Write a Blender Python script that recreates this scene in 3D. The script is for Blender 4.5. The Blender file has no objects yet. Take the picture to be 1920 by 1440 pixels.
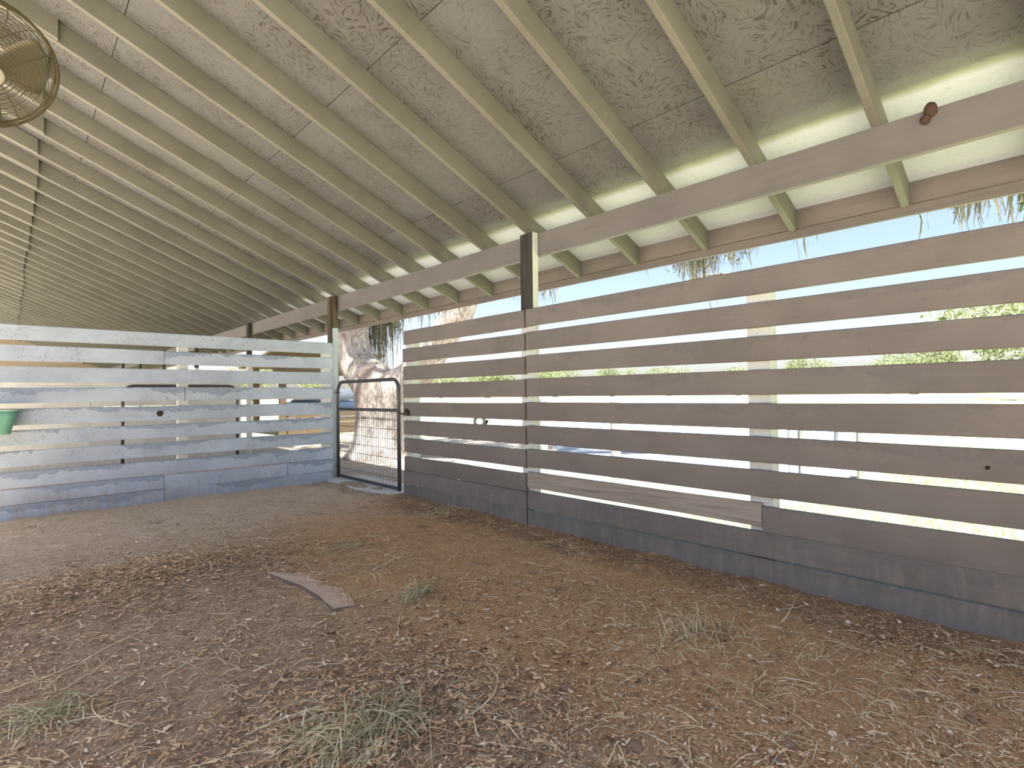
import bpy, math, random
import numpy as np
from mathutils import Vector, Matrix, noise

random.seed(7); rng = np.random.default_rng(7)
S = bpy.context.scene
COL = S.collection

# ------------------------------------------------------------------ camera
F_PX, PITCH, ROLL, YAW, CAMH = 1005.41, 0.01898, -0.01186, 0.7543, 1.0608
WX, LY = 3.048, 6.502            # inner face of the right wall, near face of the left wall
_cy, _sy = math.cos(YAW), math.sin(YAW)
FW = Vector((_sy*math.cos(PITCH), _cy*math.cos(PITCH), math.sin(PITCH)))
R0 = Vector((_cy, -_sy, 0)); U0 = R0.cross(FW)
RT = R0*math.cos(ROLL) + U0*math.sin(ROLL); UP = -R0*math.sin(ROLL) + U0*math.cos(ROLL)
CAM = Vector((0, 0, CAMH))
cd = bpy.data.cameras.new('camera'); co = bpy.data.objects.new('camera', cd); COL.objects.link(co)
cd.sensor_fit = 'HORIZONTAL'; cd.sensor_width = 36.0; cd.lens = F_PX/1920*36; cd.clip_start = .05; cd.clip_end = 2000
m = Matrix((RT, UP, -FW)).transposed().to_4x4(); m.translation = CAM; co.matrix_world = m
S.camera = co
def at(x, y, ax, v):             # photo pixel -> point where its ray meets the plane coordinate[ax] = v
    d = FW*F_PX + RT*(x-960) + UP*(720-y)
    return CAM + d*((v-CAM[ax])/d[ax])

# ------------------------------------------------------------------ light
W = bpy.data.worlds.new('world'); S.world = W; W.use_nodes = True
wn = W.node_tree.nodes; wl = W.node_tree.links
bg = wn['Background']
sky = wn.new('ShaderNodeTexSky'); sky.sky_type = 'NISHITA'; sky.sun_disc = False
SUN_EL, SUN_AZ = math.radians(76), math.radians(222)     # near-noon sun, a little behind and left of the camera
sky.sun_elevation = SUN_EL; sky.sun_rotation = SUN_AZ
sky.altitude = 0; sky.air_density = 1.0; sky.dust_density = 2.2; sky.ozone_density = 1.0
tint = wn.new('ShaderNodeMix'); tint.data_type = 'RGBA'; tint.blend_type = 'MULTIPLY'; tint.inputs[0].default_value = 1
tint.inputs[7].default_value = (1.0, .935, .99, 1)
wl.new(sky.outputs[0], tint.inputs[6]); wl.new(tint.outputs[2], bg.inputs[0]); bg.inputs[1].default_value = 0.076
sd = bpy.data.lights.new('sun', 'SUN'); sd.energy = 10; sd.angle = math.radians(1.2); sd.color = (1, .96, .91)
so = bpy.data.objects.new('sun', sd); COL.objects.link(so)
sv = Vector((math.sin(SUN_AZ)*math.cos(SUN_EL), math.cos(SUN_AZ)*math.cos(SUN_EL), math.sin(SUN_EL)))
so.rotation_euler = sv.to_track_quat('Z', 'Y').to_euler(); so.location = (-5, -5, 15)
V = S.view_settings
V.view_transform = 'Standard'; V.look = 'None'; V.gamma = 1; V.use_curve_mapping = False
V.exposure = 2.08
try:
    S.cycles.max_bounces = 12; S.cycles.diffuse_bounces = 8; S.cycles.use_denoising = True
except Exception: pass

# ------------------------------------------------------------------ helpers
def props(o, label=None, cat=None, group=None, kind=None):
    if label: o['label'] = label
    if cat: o['category'] = cat
    if group: o['group'] = group
    if kind: o['kind'] = kind
    return o
def link(o, parent=None):
    COL.objects.link(o)
    if parent is not None: o.parent = parent
    return o
def empty(name, loc=(0, 0, 0), rot=(0, 0, 0)):
    o = bpy.data.objects.new(name, None); o.location = loc; o.rotation_euler = rot; o.empty_display_size = .1
    return link(o)
class MB:
    def __init__(s): s.v = []; s.f = []; s.m = []
    def add(s, vs, fs, mi=0):
        b = len(s.v); s.v += [tuple(v) for v in vs]; s.f += [tuple(i+b for i in f) for f in fs]; s.m += [mi]*len(fs)
    def box(s, a, b, mi=0):
        x0, y0, z0 = a; x1, y1, z1 = b
        s.add([(x0,y0,z0),(x1,y0,z0),(x1,y1,z0),(x0,y1,z0),(x0,y0,z1),(x1,y0,z1),(x1,y1,z1),(x0,y1,z1)],
              [(0,3,2,1),(4,5,6,7),(0,1,5,4),(1,2,6,5),(2,3,7,6),(3,0,4,7)], mi)
    def tube(s, pts, rad, n=8, mi=0, cap=True, wob=0):
        pts = [Vector(p) for p in pts]; k = len(pts)
        if not hasattr(rad, '__len__'): rad = [rad]*k
        t0 = (pts[1]-pts[0]).normalized(); a = t0.orthogonal().normalized()
        vs = []
        for i, p in enumerate(pts):
            t = (pts[min(i+1, k-1)]-pts[max(i-1, 0)]).normalized()
            a = (a - t*a.dot(t)).normalized(); b = t.cross(a)
            for j in range(n):
                an = 2*math.pi*j/n; d = a*math.cos(an)+b*math.sin(an); r = rad[i]
                if wob: r *= 1+wob*noise.noise((p+d*rad[i])*2.3)+.5*wob*noise.noise((p+d*rad[i])*7)
                vs.append(p+d*r)
        fs = [(i*n+j, i*n+(j+1) % n, (i+1)*n+(j+1) % n, (i+1)*n+j) for i in range(k-1) for j in range(n)]
        if cap: fs += [tuple(range(n))[::-1], tuple(range((k-1)*n, k*n))]
        s.add(vs, fs, mi)
    def ring(s, c, ax, R, r, n=48, k=6, mi=0):
        c = Vector(c); ax = Vector(ax).normalized(); a = ax.orthogonal().normalized(); b = ax.cross(a)
        vs = []
        for i in range(n):
            t = 2*math.pi*i/n; d = a*math.cos(t)+b*math.sin(t)
            for j in range(k):
                u = 2*math.pi*j/k; vs.append(c+d*(R+r*math.cos(u))+ax*r*math.sin(u))
        s.add(vs, [(i*k+j, ((i+1) % n)*k+j, ((i+1) % n)*k+(j+1) % k, i*k+(j+1) % k) for i in range(n) for j in range(k)], mi)
    def lathe(s, prof, n=24, mi=0):
        k = len(prof); vs = [(r*math.cos(2*math.pi*j/n), r*math.sin(2*math.pi*j/n), z) for r, z in prof for j in range(n)]
        s.add(vs, [(i*n+j, i*n+(j+1) % n, (i+1)*n+(j+1) % n, (i+1)*n+j) for i in range(k-1) for j in range(n)], mi)
    def mesh(s, name, mats, smooth=False):
        me = bpy.data.meshes.new(name); me.from_pydata(s.v, [], s.f); 
        for mm in (mats if isinstance(mats, (list, tuple)) else [mats]): me.materials.append(mm)
        me.polygons.foreach_set('material_index', s.m)
        if smooth: me.polygons.foreach_set('use_smooth', [True]*len(s.f))
        me.update(); return me
    def build(s, name, mats, parent=None, smooth=False):
        return link(bpy.data.objects.new(name, s.mesh(name, mats, smooth)), parent)
def np_mesh(name, verts, faces, mat, col=None, parent=None, smooth=False):
    me = bpy.data.meshes.new(name); verts = np.asarray(verts, np.float32); faces = np.asarray(faces, np.int32)
    n = faces.shape[1]
    me.vertices.add(len(verts)); me.vertices.foreach_set('co', verts.ravel())
    me.loops.add(faces.size); me.loops.foreach_set('vertex_index', faces.ravel())
    me.polygons.add(len(faces)); me.polygons.foreach_set('loop_start', np.arange(0, faces.size, n, dtype=np.int32))
    me.polygons.foreach_set('loop_total', np.full(len(faces), n, np.int32))
    if smooth: me.polygons.foreach_set('use_smooth', np.ones(len(faces), bool))
    me.update(calc_edges=True); me.validate()
    if col is not None:
        at_ = me.attributes.new('tone', 'FLOAT', 'POINT'); at_.data.foreach_set('value', np.asarray(col, np.float32))
    me.materials.append(mat)
    return link(bpy.data.objects.new(name, me), parent)

# ------------------------------------------------------------------ materials
class NT:
    def __init__(s, name, rough=.8, spec=.3):
        s.mat = bpy.data.materials.new(name); s.mat.use_nodes = True
        s.n = s.mat.node_tree.nodes; s.l = s.mat.node_tree.links; s.b = s.n['Principled BSDF']
        s.b.inputs['Roughness'].default_value = rough; s.b.inputs['Specular IOR Level'].default_value = spec
    def put(s, inp, v):
        if isinstance(v, bpy.types.NodeSocket): s.l.new(v, inp)
        elif isinstance(v, (tuple, list)): inp.default_value = (*v, 1) if len(inp.default_value) == 4 and len(v) == 3 else v
        else: inp.default_value = v
    def math(s, op, a, b=None, c=None, clamp=False):
        n = s.n.new('ShaderNodeMath'); n.operation = op; n.use_clamp = clamp; s.put(n.inputs[0], a)
        if b is not None: s.put(n.inputs[1], b)
        if c is not None: s.put(n.inputs[2], c)
        return n.outputs[0]
    def vmath(s, op, a, b):
        n = s.n.new('ShaderNodeVectorMath'); n.operation = op; s.put(n.inputs[0], a); s.put(n.inputs[1], b); return n.outputs[0]
    def mix(s, f, a, b, mode='MIX'):
        n = s.n.new('ShaderNodeMix'); n.data_type = 'RGBA'; n.blend_type = mode
        s.put(n.inputs[0], f); s.put(n.inputs[6], a); s.put(n.inputs[7], b); return n.outputs[2]
    def coords(s, kind='Object', rnd=True, scale=None):
        v = s.n.new('ShaderNodeTexCoord').outputs[kind] if kind != 'World' else s.n.new('ShaderNodeNewGeometry').outputs['Position']
        s.raw = v
        if rnd:
            r = s.n.new('ShaderNodeObjectInfo').outputs['Random']; s.rand = r
            c = s.n.new('ShaderNodeCombineXYZ'); s.put(c.inputs[0], s.math('MULTIPLY', r, 37.)); s.put(c.inputs[1], s.math('MULTIPLY', r, 91.)); s.put(c.inputs[2], s.math('MULTIPLY', r, 13.))
            v = s.vmath('ADD', v, c.outputs[0])
        if scale: v = s.vmath('MULTIPLY', v, scale)
        return v
    def noise(s, v, scale=5, detail=4, rough=.55, dist=0):
        n = s.n.new('ShaderNodeTexNoise'); s.put(n.inputs['Vector'], v); n.inputs['Scale'].default_value = scale
        n.inputs['Detail'].default_value = detail; n.inputs['Roughness'].default_value = rough; n.inputs['Distortion'].default_value = dist
        return n.outputs['Fac']
    def vor(s, v, scale=5, out='Distance'):
        n = s.n.new('ShaderNodeTexVoronoi'); s.put(n.inputs['Vector'], v); n.inputs['Scale'].default_value = scale
        return n.outputs[out]
    def ramp(s, f, stops, interp='LINEAR'):
        n = s.n.new('ShaderNodeValToRGB'); s.put(n.inputs[0], f); e = n.color_ramp.elements; n.color_ramp.interpolation = interp
        while len(e) < len(stops): e.new(.5)
        for el, (p, c) in zip(e, stops): el.position = p; el.color = (*c, 1) if not isinstance(c, (int, float)) else (c, c, c, 1)
        return n.outputs[0]
    def step(s, f, lo, hi):
        n = s.n.new('ShaderNodeMapRange'); s.put(n.inputs[0], f); n.inputs[1].default_value = lo; n.inputs[2].default_value = hi
        n.clamp = True; n.interpolation_type = 'SMOOTHSTEP'; return n.outputs[0]
    def sep(s, v):
        n = s.n.new('ShaderNodeSeparateXYZ'); s.put(n.inputs[0], v); return n.outputs
    def col(s, c): s.put(s.b.inputs['Base Color'], c)
    def bump(s, h, strength=.3, dist=.01):
        n = s.n.new('ShaderNodeBump'); n.inputs['Strength'].default_value = strength; n.inputs['Distance'].default_value = dist
        s.put(n.inputs['Height'], h); s.l.new(n.outputs[0], s.b.inputs['Normal'])

def paint(name, base, patch=None, patch_amt=.0, dirt=(.17, .12, .07), dirt_amt=.5, grain=.12, splash=True):
    t = NT(name, .62, .35); v = t.coords('Object'); raw = t.raw
    g = t.noise(t.vmath('MULTIPLY', v, (2.2, 40, 40)), 1.0, 5, .6, .4)
    bl = t.noise(v, 2.3, 4, .6)
    c = t.mix(t.step(bl, .35, .72), tuple(x*1.05 for x in base), tuple(x*.84 for x in base))
    c = t.mix(t.math('MULTIPLY', t.step(g, .46, .75), grain*2), c, tuple(x*.55 for x in base))
    if patch:
        z = t.sep(raw)[2]
        wob = t.noise(t.vmath('MULTIPLY', v, (1, .2, .2)), 1.1, 6, .72, .6)
        e = t.math('ADD', t.math('MULTIPLY', z, 6.0), t.math('MULTIPLY', t.math('SUBTRACT', wob, .5), 2.6))
        pm = t.math('MULTIPLY', t.math('MULTIPLY', t.step(e, .26, .30), patch_amt), t.step(t.rand, .10, .14))
        mott = t.noise(v, 26, 4, .7)
        c = t.mix(pm, c, t.mix(t.step(mott, .4, .7), patch, tuple(x*.78 for x in patch)))
    # dirt flecks: scratches and splashes, denser in soft areas
    area = t.step(t.noise(v, 1.6, 4, .65), .40, .60)
    fl = t.step(t.noise(t.vmath('MULTIPLY', v, (1, .6, .6)), 46, 6, .78, 1.6), .545, .62)
    dm = t.math('MULTIPLY', t.math('MULTIPLY', fl, area), dirt_amt)
    c = t.mix(dm, c, dirt)
    sp = t.step(t.vor(v, 9), .055, .02)
    c = t.mix(t.math('MULTIPLY', sp, .75*min(1, dirt_amt*1.4)), c, (.09, .07, .05))
    if splash:     # mud thrown up on the lowest boards, running down in streaks
        wz = t.sep(t.n.new('ShaderNodeNewGeometry').outputs['Position'])[2]
        st = t.noise(t.vmath('MULTIPLY', v, (26, 4, 4)), 1, 4, .6)
        low = t.math('ADD', t.step(wz, .75, .0), t.math('MULTIPLY', t.math('SUBTRACT', st, .5), 1.1))
        c = t.mix(t.math('MULTIPLY', t.step(low, .75, 1.25), .55*min(1, dirt_amt*1.5)), c, (.34, .28, .21))
    t.col(c); t.bump(g, .25, .004); return t.mat

def osb(name='painted_osb', soffit=False):
    t = NT(name, .8, .2); v = t.coords('Object')
    cell = t.n.new('ShaderNodeTexVoronoi'); t.put(cell.inputs['Vector'], v); cell.inputs['Scale'].default_value = 15
    cellc = t.sep(cell.outputs['Color'])
    vr = t.n.new('ShaderNodeVectorRotate'); vr.rotation_type = 'Z_AXIS'; t.put(vr.inputs['Vector'], v)
    t.put(vr.inputs['Angle'], t.math('MULTIPLY', cellc[0], 6.283))
    st = t.noise(t.vmath('MULTIPLY', vr.outputs[0], (95, 13, 13)), 1, 3, .6, .3)
    big = t.noise(v, 1.6, 4, .6)
    c = t.mix(t.step(big, .35, .7), (.144, .151, .151), (.121, .123, .122))
    c = t.mix(t.math('MULTIPLY', t.math('SUBTRACT', cellc[1], .5), .12), c, (.3, .26, .2))
    amt = t.math('MULTIPLY', t.step(st, .53, .64), t.math('ADD', t.math('MULTIPLY', t.step(big, .36, .62), .65), .28))
    c = t.mix(amt, c, (.055, .048, .038))
    spn = t.noise(v, 19, 3, .7, 1.5); c = t.mix(t.step(spn, .69, .735), c, (.045, .035, .025))
    alg = t.noise(v, .9, 2, .5); c = t.mix(t.math('MULTIPLY', t.step(alg, .55, .75), .2), c, (.22, .245, .18))
    if soffit:      # daylight from over the beam painted in as a white strip, with an algae-stained edge on the lowest row of panels
        e = t.math('ADD', t.sep(t.raw)[0], t.math('MULTIPLY', t.math('SUBTRACT', t.noise(v, 3, 3, .6), .5), .05))
        wh = t.mix(t.math('MULTIPLY', t.step(st, .58, .70), .35), (.55, .60, .66), (.34, .34, .34))
        c = t.mix(t.math('MULTIPLY', t.step(e, -.26, -.14), .35), c, (.25, .30, .25))
        c = t.mix(t.step(e, -.15, -.11), c, (.30, .35, .24)); c = t.mix(t.step(e, -.12, -.07), c, wh)
        c = t.mix(t.step(spn, .70, .76), c, (.10, .09, .07))
    t.col(c); t.bump(st, .35, .004); return t.mat

def plain(name, c, rough=.6, spec=.4, metal=0, var=.12, scale=8, bump=0):
    t = NT(name, rough, spec); v = t.coords('Object'); n = t.noise(v, scale, 4, .6)
    t.col(t.mix(n, tuple(x*(1-var) for x in c), tuple(min(1, x*(1+var)) for x in c))); t.b.inputs['Metallic'].default_value = metal
    if bump: t.bump(n, bump, .01)
    return t.mat

def wood(name, a, b, ax=(1.6, 30, 30)):
    t = NT(name, .8, .2); v = t.coords('Object'); g = t.noise(t.vmath('MULTIPLY', v, ax), 1, 6, .65, 1.0)
    c = t.ramp(g, [(.3, b), (.55, a), (.75, tuple(x*1.15 for x in a))])
    k = t.step(t.vor(t.vmath('MULTIPLY', v, (1, 2.2, 2.2)), 2.6), .12, .02); c = t.mix(t.math('MULTIPLY', k, .7), c, tuple(x*.5 for x in b))
    t.col(c); t.bump(g, .4, .004); return t.mat

def bark():
    t = NT('oak_bark', .95, .1); v = t.coords('Object', rnd=False)
    g = t.noise(t.vmath('MULTIPLY', v, (9, 9, 2.4)), 1.6, 6, .7, 1.6); b = t.noise(v, 1.4, 4, .6)
    c = t.ramp(g, [(.32, (.09, .075, .06)), (.5, (.46, .41, .36)), (.68, (.74, .70, .65))])
    c = t.mix(t.math('MULTIPLY', t.step(b, .5, .68), .55), c, (.34, .22, .15))
    t.col(c); t.bump(g, .9, .05); return t.mat

def dirt():
    t = NT('stall_dirt', .95, .12); p = t.coords('World', rnd=False); xyz = t.sep(p)
    n1 = t.noise(p, 1.1, 5, .6); n2 = t.noise(p, 7, 6, .7, .6); n3 = t.noise(p, 48, 6, .75, 1.0); n4 = t.noise(p, 140, 3, .6)
    # grey trampled ground on the camera's left, orange sandy bedding towards the boards, dark damp bedding in scraped patches
    side = t.math('ADD', t.math('SUBTRACT', xyz[0], t.math('MULTIPLY', xyz[1], .10)), t.math('MULTIPLY', t.math('SUBTRACT', n1, .5), 2.2))
    sand = t.mix(t.step(n2, .35, .68), (.96, .60, .30), (.84, .49, .23))
    grey = t.mix(t.step(n2, .36, .66), (.80, .58, .37), (.58, .41, .255))
    c = t.mix(t.step(side, .75, 1.5), grey, sand)
    far = t.math('ADD', t.math('SUBTRACT', xyz[1], t.math('MULTIPLY', xyz[0], .15)), t.math('MULTIPLY', t.math('SUBTRACT', n1, .5), 1.6))
    c = t.mix(t.step(far, 3.5, 5.2), c, t.mix(t.step(n2, .4, .65), (.95, .76, .54), (.86, .66, .45)))
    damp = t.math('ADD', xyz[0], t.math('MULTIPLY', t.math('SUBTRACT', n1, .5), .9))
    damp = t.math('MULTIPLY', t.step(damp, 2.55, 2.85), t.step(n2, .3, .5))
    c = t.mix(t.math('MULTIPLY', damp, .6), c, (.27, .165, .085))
    pat = t.math('MULTIPLY', t.step(t.noise(p, 2.6, 5, .65), .60, .69), .65)
    c = t.mix(pat, c, (.34, .225, .14))
    c = t.mix(t.math('MULTIPLY', t.step(n3, .52, .60), .5), c, (.25, .155, .085))
    c = t.mix(t.math('MULTIPLY', t.step(n3, .46, .38), .6), c, (.95, .76, .52))
    t.col(c); t.bump(t.math('ADD', n3, t.math('MULTIPLY', n4, .5)), .95, .03); return t.mat

def toned(name, stops, rough=.9, spec=.15, trans=0):
    t = NT(name, rough, spec); a = t.n.new('ShaderNodeAttribute'); a.attribute_name = 'tone'
    t.col(t.ramp(a.outputs['Fac'], stops))
    if trans:
        mx = t.n.new('ShaderNodeMixShader'); tr = t.n.new('ShaderNodeBsdfTranslucent'); t.l.new(t.ramp(a.outputs['Fac'], stops), tr.inputs[0])
        mx.inputs[0].default_value = trans; t.l.new(t.b.outputs[0], mx.inputs[1]); t.l.new(tr.outputs[0], mx.inputs[2])
        t.l.new(mx.outputs[0], t.n['Material Output'].inputs[0])
    return t.mat

def field():
    t = NT('pasture', .95, .1); p = t.coords('World', rnd=False); xyz = t.sep(p)
    n1 = t.noise(p, .35, 5, .6); n2 = t.noise(p, 6, 5, .7); n3 = t.noise(p, 40, 4, .7)
    g = t.mix(t.step(n2, .35, .7), (.27, .30, .15), (.20, .23, .10)); g = t.mix(t.step(n1, .45, .7), g, (.34, .33, .20))
    sand = t.mix(t.step(n2, .3, .7), (.44, .39, .325), (.36, .31, .25))
    # bare sandy yard around the gate and beyond the cut-back roof end
    a = t.math('ADD', t.math('SUBTRACT', t.math('MULTIPLY', xyz[1], .6), t.math('MULTIPLY', xyz[0], .22)), t.math('MULTIPLY', t.math('SUBTRACT', n1, .5), 3.))
    m1 = t.math('MULTIPLY', t.step(a, 1.4, 2.2), t.step(xyz[1], 16, 9))
    m2 = t.step(t.math('ADD', t.math('MULTIPLY', xyz[0], .5), t.math('MULTIPLY', t.math('SUBTRACT', n1, .5), 3.)), 1.9, 1.2)
    c = t.mix(t.math('MAXIMUM', m1, m2), g, sand)
    c = t.mix(t.math('MULTIPLY', t.step(n3, .5, .7), .35), c, (.16, .15, .07))
    t.col(c); t.bump(n3, .6, .03); return t.mat

M = dict(
    wallr=paint('right_wall_paint', (.178, .161, .139), (.153, .143, .13), .6, dirt_amt=.5, grain=.10),
    walll=paint('left_wall_paint', (.42, .49, .575), (.275, .34, .425), .9, dirt_amt=.75, grain=.06),
    beam=paint('beam_paint', (.152, .144, .13), dirt_amt=.4, grain=.12, splash=False),
    rafter=paint('rafter_paint', (.166, .167, .136), dirt_amt=.22, grain=.06, dirt=(.30, .27, .13), splash=False),
    fascia=paint('fascia_paint', (.20, .18, .165), dirt_amt=.3, grain=.2, splash=False),
    tan=wood('tan_planks', (.36, .29, .21), (.26, .20, .14)),
    osb=osb(), soffit=osb('lit_soffit_osb', True), dirt=dirt(), bark=bark(), field=field(),
    dark=wood('dark_stained_timber', (.05, .048, .042), (.024, .023, .02), (30, 30, 1.6)),
    brownpost=wood('brown_timber', (.10, .08, .055), (.05, .04, .027), (30, 30, 1.6)),
    bare=wood('weathered_bare_board', (.33, .29, .24), (.19, .155, .12)),
    side=paint('post_paint', (.60, .63, .58), dirt_amt=.45, grain=.1),
    bluep=paint('blue_grey_post_paint', (.42, .50, .54), dirt_amt=.7, grain=.1),
    roof=plain('roof_metal', (.45, .45, .44), .4, .5, .4),
    gate=plain('gate_pipe_paint', (.075, .075, .08), .45, .5, .3, .3, 14),
    wire=plain('galvanised_wire', (.16, .145, .13), .5, .5, .5),
    rust=plain('rusty_steel', (.14, .08, .045), .8, .3, .4, .4, 30),
    conc=plain('concrete', (.60, .57, .53), .85, .25, 0, .15, 5, .2),
    drive=plain('pale_drive_concrete', (.30, .33, .36), .8, .3, 0, .06, .6),
    brass=plain('aged_brass_wire', (.115, .10, .05), .5, .5, .5, .3, 20),
    hub=plain('cream_plastic', (.55, .52, .43), .4, .5, 0, .05),
    blade=plain('fan_blade_metal', (.19, .18, .12), .45, .5, .4, .1),
    motor=plain('fan_motor_enamel', (.10, .10, .085), .5, .5, .2),
    teal=plain('teal_plastic', (.13, .33, .25), .45, .5, 0, .12, 5),
    tealrim=plain('worn_teal_rim', (.36, .52, .44), .5, .5, 0, .12, 9),
    mud=plain('dried_mud', (.075, .05, .036), .95, .1, 0, .35, 40, .6),
    clod=plain('dung_and_mud', (.27, .18, .115), .95, .1, 0, .45, 30, .7),
    pebble=plain('pale_pebble', (.80, .66, .50), .8, .3),
    mat=plain('dusty_rubber', (.60, .46, .33), .9, .2, 0, .2, 9, .3),
    matedge=plain('rubber_edge', (.20, .15, .11), .9, .2, 0, .2, 20),
    knot=plain('dark_knot', (.05, .04, .03), .9, .2, 0, .5, 60, .4),
    white=plain('white_enamel', (.78, .78, .78), .4, .5, 0, .05),
    tyre=plain('tyre_rubber', (.03, .03, .03), .8, .3), glass=plain('car_glass', (.05, .06, .07), .1, .6),
    blue=plain('blue_car_paint', (.16, .22, .36), .3, .6, .2, .05),
    greypost=plain('grey_weathered_post', (.27, .27, .28), .9, .2, 0, .25, 14),
    brownroof=plain('brown_shelter_boards', (.10, .07, .045), .9, .2, 0, .25, 8),
    chips=toned('wood_chip_tones', [(0, (.15, .09, .05)), (.35, (.52, .33, .18)), (.7, (.85, .60, .35)), (1, (.97, .84, .64))]),
    hay=toned('hay_tones', [(0, (.28, .21, .11)), (.4, (.56, .46, .26)), (.75, (.80, .67, .42)), (1, (.94, .83, .58))]),
    hayg=toned('green_hay_tones', [(0, (.20, .18, .09)), (.5, (.46, .44, .25)), (1, (.80, .74, .50))]),
    leaf=toned('oak_leaf_tones', [(0, (.10, .12, .06)), (.5, (.18, .205, .11)), (1, (.30, .32, .19))], trans=.35),
    moss=toned('moss_tones', [(0, (.10, .09, .055)), (.5, (.19, .175, .115)), (1, (.30, .28, .20))], trans=.3),
    grass=toned('grass_tones', [(0, (.15, .19, .07)), (.5, (.23, .27, .11)), (1, (.34, .35, .18))], trans=.3),
)

# ------------------------------------------------------------------ ground and floor
def gz(x, y):          # floor relief inside the stall
    return .020*noise.noise((x*1.1, y*1.1, 3.1)) + .012*noise.noise((x*3.3, y*3.3, .7)) + .008*noise.noise((x*8, y*8, 5.2)) + .006*noise.noise((x*21, y*21, 9))
def mound(x, y):       # trodden heap of bedding left of the middle of the floor
    return .05*math.exp(-(((x-.62)/.75)**2 + ((y-3.75)/.42)**2)) + .03*math.exp(-(((x-.8)/.25)**2 + ((y-1.55)/.3)**2))
def fz(x, y):
    e = min(1, max(0, (y+1.6)/.5), max(0, (x+1.7)/.5))
    edge = .035*math.exp(-((x-3.02)/.16)**2)*(0.5+noise.noise((x*2, y*2.1, 7)))
    return (gz(x, y) + mound(x, y) + edge)*e
X0, X1, Y0, Y1 = -1.7, 3.10, -1.6, 14.2
nx, ny = 260, 560
xs = np.linspace(X0, X1, nx); ys = Y0 + (Y1-Y0)*np.linspace(0, 1, ny)**1.25
vv = [(x, y, fz(x, y)) for y in ys for x in xs]
idx = np.arange(nx*ny).reshape(ny, nx)
ff = np.stack([idx[:-1, :-1], idx[:-1, 1:], idx[1:, 1:], idx[1:, :-1]], -1).reshape(-1, 4)
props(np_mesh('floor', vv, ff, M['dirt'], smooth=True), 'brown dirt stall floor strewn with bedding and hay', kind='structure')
b = MB()
n = 60
gv = []; R = 260
for j in range(n+1):
    for i in range(n+1):
        u = (i/n*2-1); w = (j/n*2-1)
        x = R*math.copysign(abs(u)**2.6, u)+3; y = R*math.copysign(abs(w)**2.6, w)+3
        gv.append((x, y, -.045))
gf = [(j*(n+1)+i, j*(n+1)+i+1, (j+1)*(n+1)+i+1, (j+1)*(n+1)+i) for j in range(n) for i in range(n)]
b.add(gv, gf)
props(b.build('ground', M['field']), 'sunlit pasture and sandy yard around the barn', kind='structure')
# pale concrete drive running away over the pasture
b = MB()
pl = [(5.0, 4.4), (6.6, 3.3), (8.0, 1.75), (13.3, 3.1), (20, 6.6), (50, 22), (150, 68), (150, 110), (44, 31), (20, 17), (12.5, 12.2), (8, 7.2)]
b.add([(x, y, -.03) for x, y in pl]+[(x, y, -.05) for x, y in pl], [tuple(range(12))]+[(i, i+12, (i+1) % 12+12, (i+1) % 12) for i in range(12)])
props(b.build('driveway', M['drive']), 'pale concrete drive crossing the pasture behind the slats', kind='structure')

# ------------------------------------------------------------------ boards
def board_mesh(name, length, h, t, mats, seg=4, wob=.0025, ch=.004):
    mb = MB(); vs = []
    for i in range(seg+1):
        x = -length/2+length*i/seg
        a = h/2+random.uniform(-wob, wob); c = -h/2+random.uniform(-wob, wob); y = t/2; o = random.uniform(-wob, wob)*.6
        vs += [(x, -y+o, c+ch), (x, -y+ch+o, c), (x, y-ch+o, c), (x, y+o, c+ch), (x, y+o, a-ch), (x, y-ch+o, a), (x, -y+ch+o, a), (x, -y+o, a-ch)]
    fs = [(i*8+j, (i+1)*8+j, (i+1)*8+(j+1) % 8, i*8+(j+1) % 8) for i in range(seg) for j in range(8)]
    fs += [tuple(range(8)), tuple(range(seg*8, seg*8+8))[::-1]]
    mb.add(vs, fs); return mb.mesh(name, mats)
def board(name, parent, a, b_, ztop, h, t, mat, face, tilt=0):
    """board between points a and b_ (xy); 'face' = offset vector from the line to the board's centre plane"""
    ax, ay = a; bx, by = b_; L_ = math.hypot(bx-ax, by-ay)
    o = bpy.data.objects.new(name, board_mesh(name, L_, h, t, mat))
    o.location = ((ax+bx)/2+face[0], (ay+by)/2+face[1], ztop-h/2); o.rotation_euler = (0, tilt, math.atan2(by-ay, bx-ax))
    return link(o, parent)

PITCHZ = .189
def rows(zt, bh):
    r = [(zt-k*PITCHZ, bh) for k in range(8)]
    z8 = zt-7*PITCHZ-bh
    return r+[(z8-.006, .142), (z8-.150, .17)]

wall_right = props(empty('wall_right', (WX, 0, 0)), 'slatted right stall wall of weathered white boards', kind='structure')
def kid_loc(o):        # child was placed in world coordinates: keep it there under a moved parent
    o.matrix_parent_inverse = Matrix.Translation(o.parent.location).inverted(); return o
T = .03
for si, (ya, yb) in enumerate(((4.925, 3.092), (3.076, -.49), (-.50, -.9))):
    for k, (z, h) in enumerate(rows(1.748, .1425)):
        dz = random.uniform(-.004, .004) if k < 8 else random.uniform(-.0025, .0015)
        dz += {0: -.004, 1: .003, 2: .0}.get(si, 0)
        if si == 1 and k == 8: dz += .002
        if si == 1 and k == 7:           # replaced, unpainted length, then the old painted board goes on
            kid_loc(board('board', wall_right, (WX, ya), (WX, 1.235), z+.012, .128, T, M['bare'], (T/2, 0)))['label'] = 'unpainted weathered replacement board'
            kid_loc(board('board', wall_right, (WX, 1.231), (WX, yb), z, .146, T, M['wallr'], (T/2, 0)))
            continue
        e0 = ya + (random.uniform(-.012, .006) if si == 0 else 0)
        kid_loc(board('board', wall_right, (WX, e0), (WX, yb), z+dz, h+random.uniform(-.003, .003), T, M['wallr'], (T/2, 0), random.uniform(-.0008, .0008)))

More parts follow.
